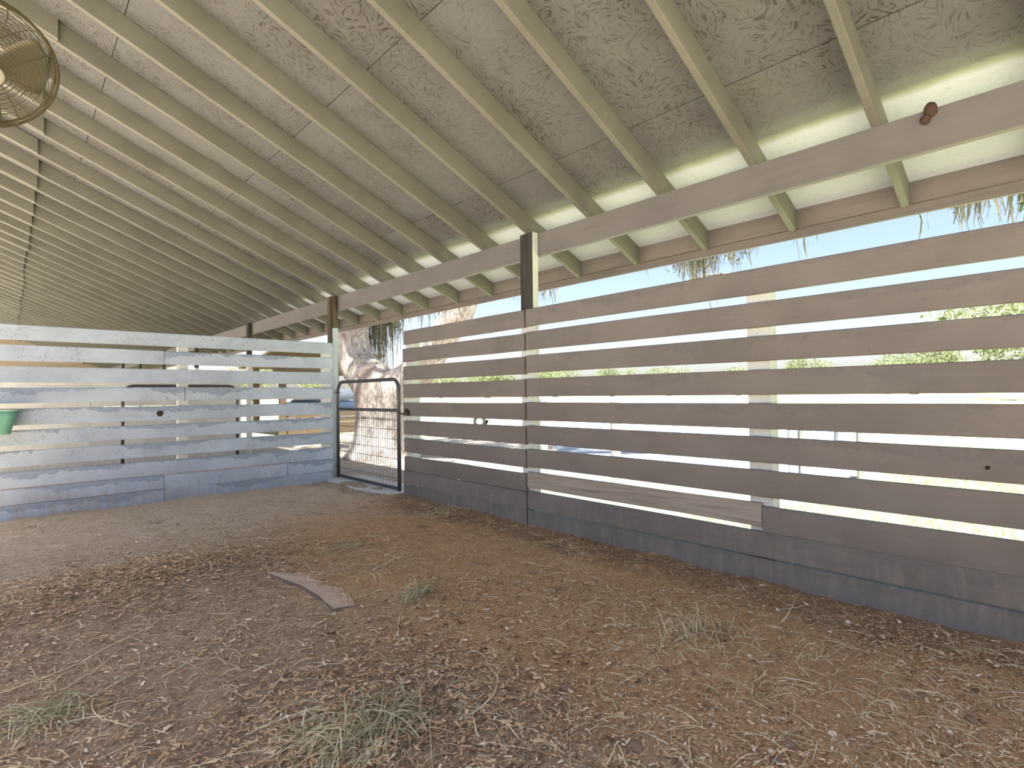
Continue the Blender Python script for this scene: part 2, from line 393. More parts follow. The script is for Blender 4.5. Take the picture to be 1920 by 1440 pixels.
wall_left = props(empty('wall_left', (0, LY, 0)), 'left stall partition of white and blue-grey painted boards', kind='structure')
left_boards = []
for k, (z, h) in enumerate(rows(1.739, .140)):
    xa, xb = 2.992, -.95
    cuts = [xa, 1.176 if k in (1, 8, 9) else (1.36 if k % 2 else 1.345), xb] if k in (1, 3, 8, 9) else [xa, -.62, xb]
    if k == 8: cuts = [xa, 2.43, 1.176, xb]
    for c0, c1 in zip(cuts[:-1], cuts[1:]):
        left_boards.append((k, kid_loc(board('board', wall_left, (c1+.003, LY), (c0-.003, LY), z+random.uniform(-.004, .004), h+random.uniform(-.003, .004), T, M['walll'], (0, T/2), random.uniform(-.0012, .0012)))))
# uprights behind the left wall's boards
for x, m_ in ((1.353, 'side'), (2.935, 'side'), (-.62, 'side'), (-.9, 'side')):
    b = MB(); b.box((x-.045, LY+T, -.1), (x+.045, LY+T+.09, 1.70)); o = b.build('upright', M[m_]); o.parent = wall_left; kid_loc(o)
# mid uprights of the right wall
for y in (1.245,):
    b = MB(); b.box((WX+T, y-.063, -.1), (WX+T+.09, y+.063, 1.735)); o = b.build('upright', M['side']); o.parent = wall_right; kid_loc(o)
b = MB(); b.box((WX+T, 4.79, -.1), (WX+T+.09, 4.918, 1.735)); o = b.build('upright', M['side']); o.parent = wall_right; kid_loc(o)
# partition of the next stall, seen through the gaps of the left wall
wall_back = props(empty('wall_back', (0, 10.2, 0)), 'white board partition of the next stall behind the left wall', kind='structure')
for k in range(9):
    for xa, xb in ((3.0, .9), (.894, -.95)):
        kid_loc(board('board', wall_back, (xb, 10.2), (xa, 10.2), 1.42-k*.16, .157, T, M['side'], (0, T/2)))

# ------------------------------------------------------------------ roof
wall_far = props(empty('wall_far', (0, 29.9, 0)), 'tan plank gable wall closing the far end of the barn', kind='structure')
for k in range(15):
    kid_loc(board('plank', wall_far, (-.75, 29.9), (min(3.1, 3.1-max(0, k*.29-2.3)/.4167), 29.9), (k+1)*.29, .286, .025, M['tan'], (0, 0)))
SL = .4167; A = math.atan(SL); CA = math.cos(A)
BX, BZ = 3.143, 2.375                      # rafters' underside meets the beam here
def rz(x): return BZ-SL*(x-BX)             # underside of the rafters
YR1 = 30.5
RY = [.70+.607*k for k in range(-2, 51)]  # unseen near end stops short behind the camera to let daylight in
ceiling = props(empty('ceiling', (0, 0, 0)), 'sloping board ceiling under exposed cream rafters', kind='structure')
RD, RW = .140, .038
def rafter_mesh(xa, xb, tail):
    mb = MB(); ua, ub = xa, xb
    prof = [(ua, rz(ua)), (ub, rz(ub)), (ub, rz(ub)+RD/CA), (ua, rz(ua)+RD/CA)]
    if tail: prof = [(ua, rz(ua)), (ub-.02, rz(ub-.02)), (ub, rz(ub)+.03), (ub, rz(ub)+RD/CA), (ua, rz(ua)+RD/CA)]
    n = len(prof); ox = (xa+xb)/2; oz = rz(ox)+.07
    ch = .004
    vs = []
    for y, s_ in ((-RW/2, 0), (-RW/2+ch, 1), (RW/2-ch, 1), (RW/2, 0)):
        for i, (x, z) in enumerate(prof):
            low = (i < (3 if tail else 2))
            vs.append((x-ox, y, z-oz+(0 if s_ else (ch if low else 0))))
    fs = [(k*n+i, k*n+(i+1) % n, (k+1)*n+(i+1) % n, (k+1)*n+i) for k in range(3) for i in range(n)]
    fs += [tuple(range(n))[::-1], tuple(range(3*n, 4*n))]
    # rotate geometry so local x runs along the rafter (for the grain)
    ca, sa = math.cos(A), math.sin(A)
    vs = [(x*ca-z*sa, y, x*sa+z*ca) for x, y, z in vs]
    mb.add(vs, fs); return mb.mesh('rafter', M['rafter']), (ox, oz)
rm, (rox, roz) = rafter_mesh(-.25, 3.787, True)
um, (uox, uoz) = rafter_mesh(-.95, .225, False)
for y in RY:
    o = bpy.data.objects.new('rafter', rm); o.location = (rox, y-RW/2+random.uniform(-.006, .006), roz); o.rotation_euler = (0, A, 0); link(o, ceiling)
    o = bpy.data.objects.new('rafter', um); o.location = (uox+random.uniform(-.02, .02), y-RW*1.5-.001, uoz); o.rotation_euler = (0, A, 0); link(o, ceiling)
# sheathing panels: rows across the slope, 8 ft panels along the eave, staggered
edges = [3.80, 2.772, 1.663, .552, -.558, -1.0]  # unseen high edge cut short so more sky light reaches the floor
for r, (xa, xb) in enumerate(zip(edges[:-1], edges[1:])):
    yy = .70-.607*3-RW/2 - (.607*2 if r % 2 else 0); wdt = (xa-xb)/CA
    mb = MB(); g_ = .0025; mb.box((-wdt/2+g_, -1.214+g_/2, 0), (wdt/2-g_, 1.214-g_/2, .012)); pm_ = mb.mesh('osb_panel', M['soffit' if r == 0 else 'osb'])
    while yy < YR1:
        if yy+2.428 < RY[0]+.1: yy += 2.428; continue
        o = bpy.data.objects.new('osb_panel', pm_); xc = (xa+xb)/2
        o.location = (xc, yy+1.214, rz(xc)+RD/CA+random.uniform(.0005, .003)); o.rotation_euler = (0, A, 0); link(o, ceiling); yy += 2.428
b = MB()                                    # metal roofing over the sheathing
za = lambda x: rz(x)+RD/CA+.03
ya, yb = RY[0]-.28, YR1+.8
b.add([(3.9, ya, za(3.9)), (-1.03, ya, za(-1.03)), (-1.03, yb, za(-1.03)), (3.9, yb, za(3.9))]+[(3.9, ya, za(3.9)+.03), (-1.03, ya, za(-1.03)+.03), (-1.03, yb, za(-1.03)+.03), (3.9, yb, za(3.9)+.03)],
      [(0, 1, 2, 3), (4, 7, 6, 5), (0, 4, 5, 1), (1, 5, 6, 2), (2, 6, 7, 3), (3, 7, 4, 0)])
b.build('roof_sheet', M['roof'], ceiling)
# eave: inner and outer fascia
def long_box(name, mat, a, b_):
    c = [(a[i]+b_[i])/2 for i in range(3)]; mb = MB()
    d = [(b_[i]-a[i])/2 for i in range(3)]
    mb.box((-d[1], -d[0], -d[2]), (d[1], d[0], d[2])); o = mb.build(name, mat); o.location = c; o.rotation_euler = (0, 0, math.pi/2)
    return o
props(long_box('trim_1', M['fascia'], (3.789, ya+.1, 2.133), (3.812, yb-.1, 2.27)), 'brownish inner fascia board across the rafter tails', kind='structure')
props(long_box('trim_2', M['fascia'], (3.814, ya+.1, 2.073), (3.834, yb-.1, 2.275)), 'grey outer fascia board along the eave', kind='structure')
# beam
bo = long_box('eave_beam', M['beam'], (BX, ya+.2, 2.182), (BX+.042, yb-.2, 2.372))
props(bo, 'long cream painted beam carrying the lower ends of the rafters', 'beam')

# ------------------------------------------------------------------ posts
def post(name, label, x0, x1, y0, y1, ztop, up, low, side, zsplit=1.745):
    cx, cy = (x0+x1)/2, (y0+y1)/2; dx, dy = (x1-x0)/2, (y1-y0)/2
    b = MB()
    for z0, z1, inner in ((-.15, zsplit, 1), (zsplit, ztop, 0)):
        v = [(-dx, -dy), (dx, -dy), (dx, dy), (-dx, dy)]
        b.add([(x, y, z0) for x, y in v]+[(x, y, z1) for x, y in v], [(0, 1, 5, 4)], 2 if inner == 0 else 1)
        b.add([(x, y, z0) for x, y in v]+[(x, y, z1) for x, y in v], [(3, 0, 4, 7)], 0 if inner == 0 else 1)
        b.add([(x, y, z0) for x, y in v]+[(x, y, z1) for x, y in v], [(1, 2, 6, 5), (2, 3, 7, 6)], 2 if inner == 0 else 1)
    b.add([(-dx, -dy, ztop), (dx, -dy, ztop), (dx, dy, ztop), (-dx, dy, ztop)], [(0, 1, 2, 3)], 0)
    o = b.build(name, [M[up], M[low], M[side]]); o.location = (cx, cy, 0)
    return props(o, label, 'post')
post('support_post', 'square roof post with dark bare face between the two slatted spans', WX+T+.001, BX-.001, 3.018, 3.158, 2.372, 'dark', 'side', 'side')
o = post('support_post', 'roof post at the gate hinges, brown above and blue-grey below', WX+T+.001, BX-.001, 6.655, 6.765, 2.372, 'brownpost', 'bluep', 'brownpost', 1.95)
b = MB(); b.box((-.062, -.02, 1.72), (-.033, .055, 2.36)); b.build('cleat', M['brownpost'], o)['label'] = 'brown timber cleat on the post'
post('support_post', 'dark roof post rising behind the top board of the blue-grey partition', WX+T+.001, BX-.001, 10.05, 10.17, 2.372, 'dark', 'side', 'dark')
post('support_post', 'roof post behind the slatted wall beside the cut-back roof end', WX+T+.001, BX-.001, -.55, -.43, 2.372, 'dark', 'side', 'side')
for y in (13.7, 17.2, 20.8, 24.4, 28.0):
    post('support_post', 'dark roof post farther along the eave beam', WX+T+.001, BX-.001, y, y+.12, 2.372, 'dark', 'side', 'dark')['group'] = 'far roof posts under the beam'
for y in (-.35, 3.1, 6.72, 10.3, 17.2, 23.6, 29.4):
    o = post('support_post', 'tall post under the high side of the roof', -.95, -.83, y, y+.12, rz(-.83)-.01, 'side', 'side', 'side'); o['group'] = 'posts under the high side of the roof'

# ------------------------------------------------------------------ gate
GX = WX+.062
gate = props(empty('gate', (GX, 6.60, 0)), 'dark pipe gate with wire mesh lower panel', 'gate')
ga, gb, gt, gbm, gm = 0.0, -1.485, 1.262, .045, .898
pr = .021
def arc(cx, cz, r, a0, a1, n=8): return [(0, cx+r*math.cos(a0+(a1-a0)*i/n), cz+r*math.sin(a0+(a1-a0)*i/n)) for i in range(n+1)]
r_ = .13
b = MB()
b.tube([(0, ga, .005)]+arc(ga-r_, gt-pr-r_, r_, 0, math.pi/2)+arc(gb+r_, gt-pr-r_, r_, math.pi/2, math.pi)+[(0, gb, -.02)], pr, 12); b.build('frame', M['gate'], gate, True)
b = MB(); b.tube([(0, ga-.01, gm), (0, gb+.01, gm)], .018, 10); b.build('middle_rail', M['gate'], gate, True)
b = MB(); b.tube([(0, ga-.01, gbm), (0, gb+.01, gbm)], .018, 10); b.build('bottom_rail', M['gate'], gate, True)
b = MB(); nw = 29
for i in range(1, nw): y = ga+(gb-ga)*i/nw; b.tube([(.004, y, gbm), (.004, y, gm)], .0034, 5)
for i in range(1, 8): z = gbm+(gm-gbm)*i/8; b.tube([(-.002, ga, z), (-.002, gb, z)], .0036, 5)
b.build('wire_mesh', M['wire'], gate)
for z in (1.11, .16):
    b = MB(); b.ring((0, ga, z), (0, 0, 1), .026, .007, 20, 6); b.tube([(0, ga+.02, z), (0, ga+.075, z), (.03, ga+.09, z)], .007, 6)
    b.tube([(0, ga-.022, z), (0, ga-.05, z)], .006, 6)
    b.build('hinge', M['rust'], gate, True)
# chain holding the gate to the end board
chain = props(empty('gate_chain', (WX-.005, 4.83, .885)), 'short rusty chain tying the gate to the slatted wall', 'chain')
pts = [(-.012, .0, .01), (-.014, .05, -.012), (-.01, .10, -.022), (.01, .15, -.02), (.03, .20, -.008), (.042, .25, .0)]
for i in range(12):
    t = i/11*(len(pts)-1); k = min(int(t), len(pts)-2); p_ = Vector(pts[k]).lerp(Vector(pts[k+1]), t-k); d = (Vector(pts[k+1])-Vector(pts[k])).normalized()
    b = MB(); n_ = Vector((1, 0, 0)) if i % 2 else Vector((0, 0, 1)); a_ = n_.cross(d).normalized()
    b.tube([p_+d*.015*math.cos(u)+a_*.008*math.sin(u) for u in [2*math.pi*q/10 for q in range(11)]], .0028, 5, cap=False); b.build('link', M['rust'], chain, True)
b = MB()
for q in range(5):
    a0 = q*1.3; b.tube([(-.004-.012*math.sin(u*2+a0)**2, .025*math.cos(u+a0)*(1+.2*q), .035*math.sin(u*1.3+a0)+.0) for u in [k*.5 for k in range(9)]], .003, 5)
b.build('wire_tangle', M['knot'], chain)
# concrete sill under the gate
b = MB(); pl = [(2.90, 6.46), (2.84, 5.62), (2.93, 5.05), (3.40, 4.98), (3.40, 6.62), (3.06, 6.62)]
b.add([(x, y, .022) for x, y in pl]+[(x, y, -.06) for x, y in pl], [tuple(range(6))]+[(i, i+6, (i+1) % 6+6, (i+1) % 6) for i in range(6)])
o = b.build('concrete_sill', M['conc']); props(o, 'pale concrete sill under the pipe gate', 'sill')

# second pipe gate in the next stall
g2 = props(empty('gate', (2.32, 9.6, 0)), 'dark pipe gate seen through the gaps of the blue-grey partition', 'gate')
b = MB(); q0, q1 = at(445, 740, 1, 9.6).x-2.32, at(230, 740, 1, 9.6).x-2.32; r_ = .14
def arc2(cx, cz, a0, a1): return [(cx+r_*math.cos(a0+(a1-a0)*i/8), 0, cz+r_*math.sin(a0+(a1-a0)*i/8)) for i in range(9)]
b.tube([(q0, 0, 0)]+arc2(q0-r_, 1.25-r_, 0, math.pi/2)+arc2(q1+r_, 1.25-r_, math.pi/2, math.pi)+[(q1, 0, 0)], .022, 10); b.build('frame', M['gate'], g2, True)
for z in (.9, .5, .1):
    b = MB(); b.tube([(q0, 0, z), (q1, 0, z)], .018, 8); b.build('rail', M['gate'], g2, True)

# ------------------------------------------------------------------ fan
fc = CAM + (FW*F_PX + RT*(-35-960) + UP*(720-121))*(2.11/F_PX)
fn = Vector((.346, -.669, -.66)).normalized(); FR = .25
fan = props(empty('wall_fan', fc), 'caged barn fan with brass-coloured guard hanging under the rafters', 'fan')
fan.rotation_euler = fn.to_track_quat('Z', 'Y').to_euler()
b = MB()
for i in range(18):
    r = .045+(FR-.045)*(i/17)**.9; z = .085*math.sqrt(max(0, 1-(r/FR)**2.2)); b.ring((0, 0, z), (0, 0, 1), r, .0014, 64, 4)
for i in range(8):
    a = i*math.pi/4; b.tube([(r*math.cos(a+.25*(1-r/FR)), r*math.sin(a+.25*(1-r/FR)), .085*math.sqrt(max(0, 1-(r/FR)**2.2))-.002) for r in np.linspace(.03, FR, 9)], .002, 5)
b.build('front_guard', M['brass'], fan, True)
b = MB()
for i in range(14):
    r = .05+(FR-.05)*i/13; z = -.03-.075*math.sqrt(max(0, 1-(r/FR)**3)); b.ring((0, 0, z), (0, 0, 1), r, .0014, 64, 4)
for i in range(12):
    a = i*math.pi/6; b.tube([(r*math.cos(a), r*math.sin(a), -.03-.075*math.sqrt(max(0, 1-(r/FR)**3))) for r in np.linspace(.04, FR, 8)], .002, 5)
b.build('rear_guard', M['brass'], fan, True)
b = MB(); b.ring((0, 0, 0), (0, 0, 1), FR, .006, 64, 8); b.ring((0, 0, -.03), (0, 0, 1), FR, .006, 64, 8); b.build('rim', M['brass'], fan, True)
b = MB(); b.lathe([(.0001, .100), (.02, .099), (.036, .094), (.042, .086), (.042, .080), (.0001, .080)], 24); b.build('hub_cap', M['hub'], fan, True)
b = MB(); b.lathe([(.0001, .02), (.03, .015), (.035, -.03), (.06, -.06), (.06, -.17), (.045, -.19), (.0001, -.19)], 24); b.build('motor', M['motor'], fan, True)
for q in range(3):
    b = MB(); vs = []; a0 = q*2*math.pi/3+.5
    for i in range(8):
        r = .03+.19*i/7
        for j in range(7):
            u = (j/6-.5)*(1.15+.25*math.sin(i/7*3)); a = a0+u; vs.append((r*math.cos(a), r*math.sin(a), .02*u*2*(r/.22)-.005))
    fs = [(i*7+j, i*7+j+1, (i+1)*7+j+1, (i+1)*7+j) for i in range(7) for j in range(6)]
    b.add(vs, fs); o = b.build('blade', M['blade'], fan, True); md = o.modifiers.new('s', 'SOLIDIFY'); md.thickness = .002
b = MB()                      # hanging pole from the rafters above, clamped behind the motor
inv = fan.rotation_euler.to_matrix().transposed()
pt = lambda w_: inv @ (Vector(w_)-fc)
back = fc - fn*.17
ptop = Vector((back.x-.10, RY[9]-RW, rz(back.x-.10)+.05))
b.tube([pt(back), pt(back+Vector((-.06, .0, .10))), pt((ptop.x, ptop.y*.25+back.y*.75, back.z+.3)), pt(ptop)], .014, 10); b.build('hanger', M['motor'], fan, True)

# ------------------------------------------------------------------ feed tub on the left wall
tb = props(empty('feed_tub', (-.155, LY-.002, .768)), 'teal plastic feed tub hanging on the blue-grey boards', 'tub')
def rrect(w_, d_, r, n=5):
    c = []
    for cx, cy, a0 in ((w_/2-r, -r*0-.004, math.pi/2*0), (-w_/2+r, -.004, math.pi/2), (-w_/2+r, -d_+r, math.pi), (w_/2-r, -d_+r, 1.5*math.pi)):
        for i in range(n+1):
            a = a0+math.pi/2*i/n; y = cy+(r*math.sin(a) if a0 >= math.pi else 0.0); c.append((cx+r*math.cos(a), y))
    return c
b = MB(); prof = [(.34, .19, .06, 0), (.37, .205, .06, .06), (.405, .225, .06, .15), (.425, .235, .06, .205)]
inn = [(.41, .225, .055, .205), (.39, .213, .055, .15), (.33, .18, .05, .012)]
lo = [[(x, y, z) for x, y in rrect(w_, d_, r)] for w_, d_, r, z in prof+inn]; n = len(lo[0])
b.add([v for l_ in lo for v in l_], [(k*n+i, k*n+(i+1) % n, (k+1)*n+(i+1) % n, (k+1)*n+i) for k in range(len(lo)-1) for i in range(n)]+[tuple(range(n))[::-1], tuple(range((len(lo)-1)*n, len(lo)*n))])
b.build('body', M['teal'], tb, True)
b = MB(); p0 = rrect(.44, .243, .065); p1 = rrect(.405, .22, .055)
b.add([(x, y, .200) for x, y in p0]+[(x, y, .212) for x, y in p0]+[(x, y, .212) for x, y in p1]+[(x, y, .200) for x, y in p1],
      [(k*n+i, k*n+(i+1) % n, (k+1) % 4*n+(i+1) % n, (k+1) % 4*n+i) for k in range(4) for i in range(n)])
b.build('rim', M['tealrim'], tb)
# knots / hook marks on boards (sub-parts of their board)
def knot_on(brd, world, r, ax):
    b = MB(); vs = []
    for k, (rr, zz) in enumerate(((1, 0), (.8, .006), (.45, .003), (.1, .008))):
        for j in range(14):
            a = 2*math.pi*j/14; q = rr*r*(1+.25*noise.noise((math.cos(a)*2, math.sin(a)*2, r*90+k))); vs.append((q*math.cos(a), -zz, q*math.sin(a)))
    b.add(vs, [(k*14+j, k*14+(j+1) % 14, (k+1)*14+(j+1) % 14, (k+1)*14+j) for k in range(3) for j in range(14)]+[tuple(range(42, 56))])
    o = b.build('knot', M['knot'], brd); bpy.context.view_layer.update()
    wm = Matrix.Translation(world) @ (Matrix.Rotation(-math.pi/2, 4, 'Z') if ax == 0 else Matrix())
    o.matrix_parent_inverse = brd.matrix_world.inverted(); o.matrix_basis = wm
kb = [o for k, o in left_boards if k == 4][0]
knot_on(kb, at(300, 775, 1, LY-.001), .030, 1)
rb = [o for o in wall_right.children if o.name.startswith('board')]
def rboard(z, y):
    return min(rb, key=lambda o: abs(o.location.z-z)*5+(0 if abs(o.location.y-y) < o.dimensions.x/2 else 9))
bpy.context.view_layer.update()
for px in ((1852, 877),):
    w_ = at(*px, 0, WX-.001); knot_on(rboard(w_.z, w_.y), w_, .009, 0)

# ------------------------------------------------------------------ mud nest on the beam
b = MB(); vs = []
for cx, cz, rx, rz_ in ((0, .012, .028, .036), (.02, -.026, .022, .024)):
    base = len(b.v); ring = []
    for i in range(7):
        ph = -math.pi/2+math.pi*i/6
        for j in range(14):
            a = 2*math.pi*j/14; q = 1+.18*noise.noise((math.cos(a)*2+cx*50, math.sin(ph)*2, math.sin(a)*2))
            ring.append((-.020*max(0, math.cos(ph))*max(.0, math.cos(a))*q*1.2-.001, cx+rx*math.cos(ph)*math.sin(a)*q, cz+rz_*math.sin(ph)*q))
    b.add(ring, [(i*14+j, i*14+(j+1) % 14, (i+1)*14+(j+1) % 14, (i+1)*14+j) for i in range(6) for j in range(14)])
o = b.build('mud_nest', M['mud'], None, True); o.location = at(1745, 211, 0, BX-.002); props(o, 'brown mud wasp nest stuck to the beam face', 'nest')

# ------------------------------------------------------------------ litter on the floor
b = MB()    # half buried rubber mat
def gp(x, y): p_ = at(x, y, 2, .02); return (p_.x, p_.y)
ml = [gp(*q) for q in ((497, 1072), (530, 1083), (562, 1099), (598, 1122), (625, 1146), (668, 1134), (640, 1092), (575, 1066))]
hz = [.012, .018, .022, .025, .024, .004, -.012, -.008]
k = len(ml); gm_ = [fz(x, y) for x, y in ml]
b.add([(x, y, g_+h_) for (x, y), g_, h_ in zip(ml, gm_, hz)]+[(x, y, g_-.03) for (x, y), g_ in zip(ml, gm_)], [tuple(range(k))[::-1]])
b.add([(x, y, g_+h_) for (x, y), g_, h_ in zip(ml, gm_, hz)]+[(x, y, g_-.03) for (x, y), g_ in zip(ml, gm_)], [(i, (i+1) % k, (i+1) % k+k, i+k) for i in range(k)], 1)
props(b.build('rubber_mat', [M['mat'], M['matedge']]), 'dusty flat rubber mat edge sticking out of the dirt', 'mat')

def chips(name, pos, size, tone, mat, lift=.004):
    n = len(pos); a = rng.uniform(0, 2*np.pi, n); l = size*rng.uniform(.5, 1.5, n); w_ = l*rng.uniform(.2, .6, n)
    tl = rng.normal(0, .28, n); tw = rng.normal(0, .35, n)
    ca, sa = np.cos(a), np.sin(a); z0 = np.array([fz(x, y) for x, y in pos])+lift
    out = []
    for u, v, bend in ((-1, -.6, 0), (1, -.4, 0), (.9, .7, .2), (-.8, .8, 0)):
        du, dv = u*l/2, v*w_/2
        out.append(np.stack([pos[:, 0]+du*ca-dv*sa, pos[:, 1]+du*sa+dv*ca, z0+np.abs(du*tl+dv*tw)+bend*w_*.3], -1))
    v = np.stack(out, 1).reshape(-1, 3)
    return props(np_mesh(name, v, np.arange(n*4).reshape(n, 4), mat, np.repeat(tone, 4)), kind='stuff')
def scatter(n, xr, yr, dens=None):
    o = []
    while len(o) < n:
        x, y = rng.uniform(*xr), rng.uniform(*yr)
        if dens is None or rng.uniform() < dens(x, y): o.append((x, y))
    return np.array(o)
def near(x, y): return 1/(1+(abs(x*.68+y*.73)/2.8)**2.3)
def patchy(x, y): return max(0., .5+1.1*noise.noise((x*1.6, y*1.6, 2.2)))
ps = scatter(80000, (-.1, 3.0), (-.2, 6.4), lambda x, y: near(x, y)*(.25+patchy(x, y)))
o = chips('wood_chips', ps, rng.choice([.006, .010, .016, .026], len(ps), p=[.45, .36, .16, .03]), np.clip(rng.normal(.5, .34, len(ps)), 0, 1), M['chips'])
o['label'] = 'small wood chips and leaf bits scattered over the dirt floor'
ps = np.concatenate([np.stack([rng.normal(.62, .5, 7000), rng.normal(3.75, .26, 7000)], -1), np.stack([rng.normal(.95, .42, 5000), rng.normal(1.6, .35, 5000)], -1)])
ps = ps[(ps[:, 0] > -.3) & (ps[:, 0] < 2.9)]
o = chips('leaf_litter', ps, rng.choice([.012, .018, .026], len(ps)), np.clip(rng.normal(.36, .25, len(ps)), 0, 1), M['chips'], .008)
o['label'] = 'loose brown leaf litter heaped on the floor'

def strands(name, pos, length, width, ang, tone, mat, arch=.02, seg=4, parent=None, curl=.16):
    n = len(pos); k = seg+1; ang = np.asarray(ang)
    cu = rng.normal(0, curl, n); ar = np.abs(rng.normal(0, 1, n))*arch; base = np.array([fz(x, y) for x, y in pos])+.003
    V_ = np.zeros((n, k, 2, 3))
    x = pos[:, 0].copy(); y = pos[:, 1].copy(); d = ang.copy()
    ex = rng.uniform(0, 1, n)
    for i in range(k):
        t = i/seg; z = base+ar*np.sin(math.pi*t)*1.0+ar*ex*t*.6
        wd = width*(1-.55*t)
        V_[:, i, 0] = np.stack([x-np.sin(d)*wd/2, y+np.cos(d)*wd/2, z], -1); V_[:, i, 1] = np.stack([x+np.sin(d)*wd/2, y-np.cos(d)*wd/2, z+wd*.5], -1)
        x = x+np.cos(d)*length/seg; y = y+np.sin(d)*length/seg; d = d+cu/seg*2
    id_ = np.arange(n*k*2).reshape(n, k, 2)
    f = np.stack([id_[:, :-1, 0], id_[:, 1:, 0], id_[:, 1:, 1], id_[:, :-1, 1]], -1).reshape(-1, 4)
    return np_mesh(name, V_.reshape(-1, 3), f, mat, np.repeat(tone, k*2), parent)
ps = scatter(11000, (-.1, 2.95), (-.2, 6.3), lambda x, y: near(x, y)*(.12+1.4*max(0, noise.noise((x*1.1, y*1.1, 8.4))+.12)+(.25 if x < 1.3 else 0)))
o = strands('hay_litter', ps, rng.uniform(.02, .13, len(ps)), rng.uniform(.0014, .0034, len(ps)), rng.uniform(0, 6.28, len(ps)), np.clip(rng.normal(.5, .25, len(ps)), 0, 1), M['hay'], .008)
props(o, 'thin dry hay stalks strewn over the dirt floor', kind='stuff')
# separate tufts of greenish hay
def tuft(px, n, sp, ln, label, mat, dirr=None, arch=.05):
    c = at(*px, 2, .02); ps = np.stack([rng.normal(c.x, sp, n), rng.normal(c.y, sp*.7, n)], -1)
    an = rng.uniform(0, 6.28, n) if dirr is None else rng.normal(dirr, .8, n)+np.pi*rng.integers(0, 2, n)
    o = strands('hay_tuft', ps, rng.uniform(.3, 1.1, n)*ln, rng.uniform(.0018, .0038, n), an, np.clip(rng.normal(.5, .27, n), 0, 1), mat, arch, 5, curl=.2)
    root = empty('hay_tuft', (c.x, c.y, fz(c.x, c.y))); o.name = 'stalks'; o.parent = root; o.location = -root.location; o['kind'] = 'stuff'
    return props(root, label, 'hay', 'loose hay tufts on the floor')
tuft((700, 1360), 420, .11, .22, 'large greenish hay tuft beside dark leaf litter', M['hayg'], .12, .02)
tuft((640, 1405), 160, .09, .16, 'flattened hay next to the large greenish tuft', M['hay'], .12, .03)
tuft((792, 1112), 110, .05, .16, 'small upright hay tuft beyond the half-buried mat', M['hayg'], .12, .035)
tuft((1312, 1180), 120, .09, .20, 'pale wiry hay tuft on orange dirt below the bare board', M['hay'], None, .045)
tuft((410, 1050), 200, .22, .10, 'dark crumbled hay on the bedding heap', M['hay'], None, .02)
tuft((85, 1340), 160, .08, .14, 'greyish hay tuft on grey dirt', M['hayg'], .12, .025)
tuft((660, 1020), 120, .14, .18, 'thin hay wisps on the floor in front of the gate', M['hayg'], .2, .02)
tuft((830, 965), 140, .16, .2, 'hay wisps against the foot of the slatted wall', M['hay'], .1, .02)
# single long stalks that can be told apart
stalks = [((10, 1296), (235, 1192), (312, 1145)), ((112, 1292), (170, 1255), (228, 1208)), ((82, 1290), (110, 1265), (137, 1246)), ((304, 1270), (345, 1250), (376, 1228)),
          ((487, 1316), (520, 1285), (534, 1258)), ((475, 1262), (505, 1248), (526, 1234)), ((176, 1306), (182, 1343), (245, 1362)), ((236, 1378), (250, 1362), (274, 1356)),
          ((22, 1402), (70, 1350), (102, 1318)), ((500, 1432), (560, 1385), (632, 1292)), ((460, 1380), (500, 1365), (520, 1350)), ((870, 1338), (925, 1300), (930, 1250)),
          ((788, 1352), (830, 1310), (875, 1292)), ((785, 1155), (805, 1156), (826, 1147)), ((747, 1190), (748, 1160), (756, 1142)), ((700, 1068), (728, 1050), (752, 1042)),
          ((860, 1087), (900, 1084), (930, 1078)), ((1138, 1432), (1150, 1405), (1158, 1382)), ((1175, 1436), (1165, 1408), (1152, 1378)), ((1412, 1438), (1428, 1425), (1444, 1412)),
          ((1466, 1162), (1480, 1145), (1488, 1126)), ((655, 1130), (690, 1115), (720, 1106)), ((610, 1105), (640, 1110), (650, 1140)), ((60, 1170), (140, 1145), (200, 1118)),
          ((420, 1195), (440, 1170), (470, 1180)), ((1265, 1205), (1300, 1190), (1340, 1178)), ((800, 1270), (780, 1300), (770, 1320)), ((250, 1262), (180, 1300), (140, 1330))]
for s in stalks:
    q = [at(*u, 2, .012) for u in s]; pts = []
    for i in range(9):
        t = i/8; p_ = q[0]*(1-t)*(1-t)*1 + (q[1]*2-(q[0]+q[2])*.5)*2*t*(1-t)*1 + q[2]*t*t if 0 else q[0]*(1-t)**2+(q[1]*2-(q[0]+q[2])/2)*2*t*(1-t)+q[2]*t*t
        p_.z = fz(p_.x, p_.y)+.006+.008*math.sin(math.pi*t)*random.random(); pts.append(p_)
    c = pts[0].copy(); b = MB(); rr = random.uniform(.0018, .0028)
    b.tube([p_-c for p_ in pts], [rr*(1-.4*i/8) for i in range(9)], 5)
    me = b.mesh('hay_stalk', M['hay'], True); a_ = me.attributes.new('tone', 'FLOAT', 'POINT'); a_.data.foreach_set('value', np.full(len(b.v), random.uniform(.65, 1.), np.float32))
    o = link(bpy.data.objects.new('hay_stalk', me)); o.location = c; props(o, 'single long pale hay stalk lying on the dirt', 'hay stalk', 'single long hay stalks on the floor')
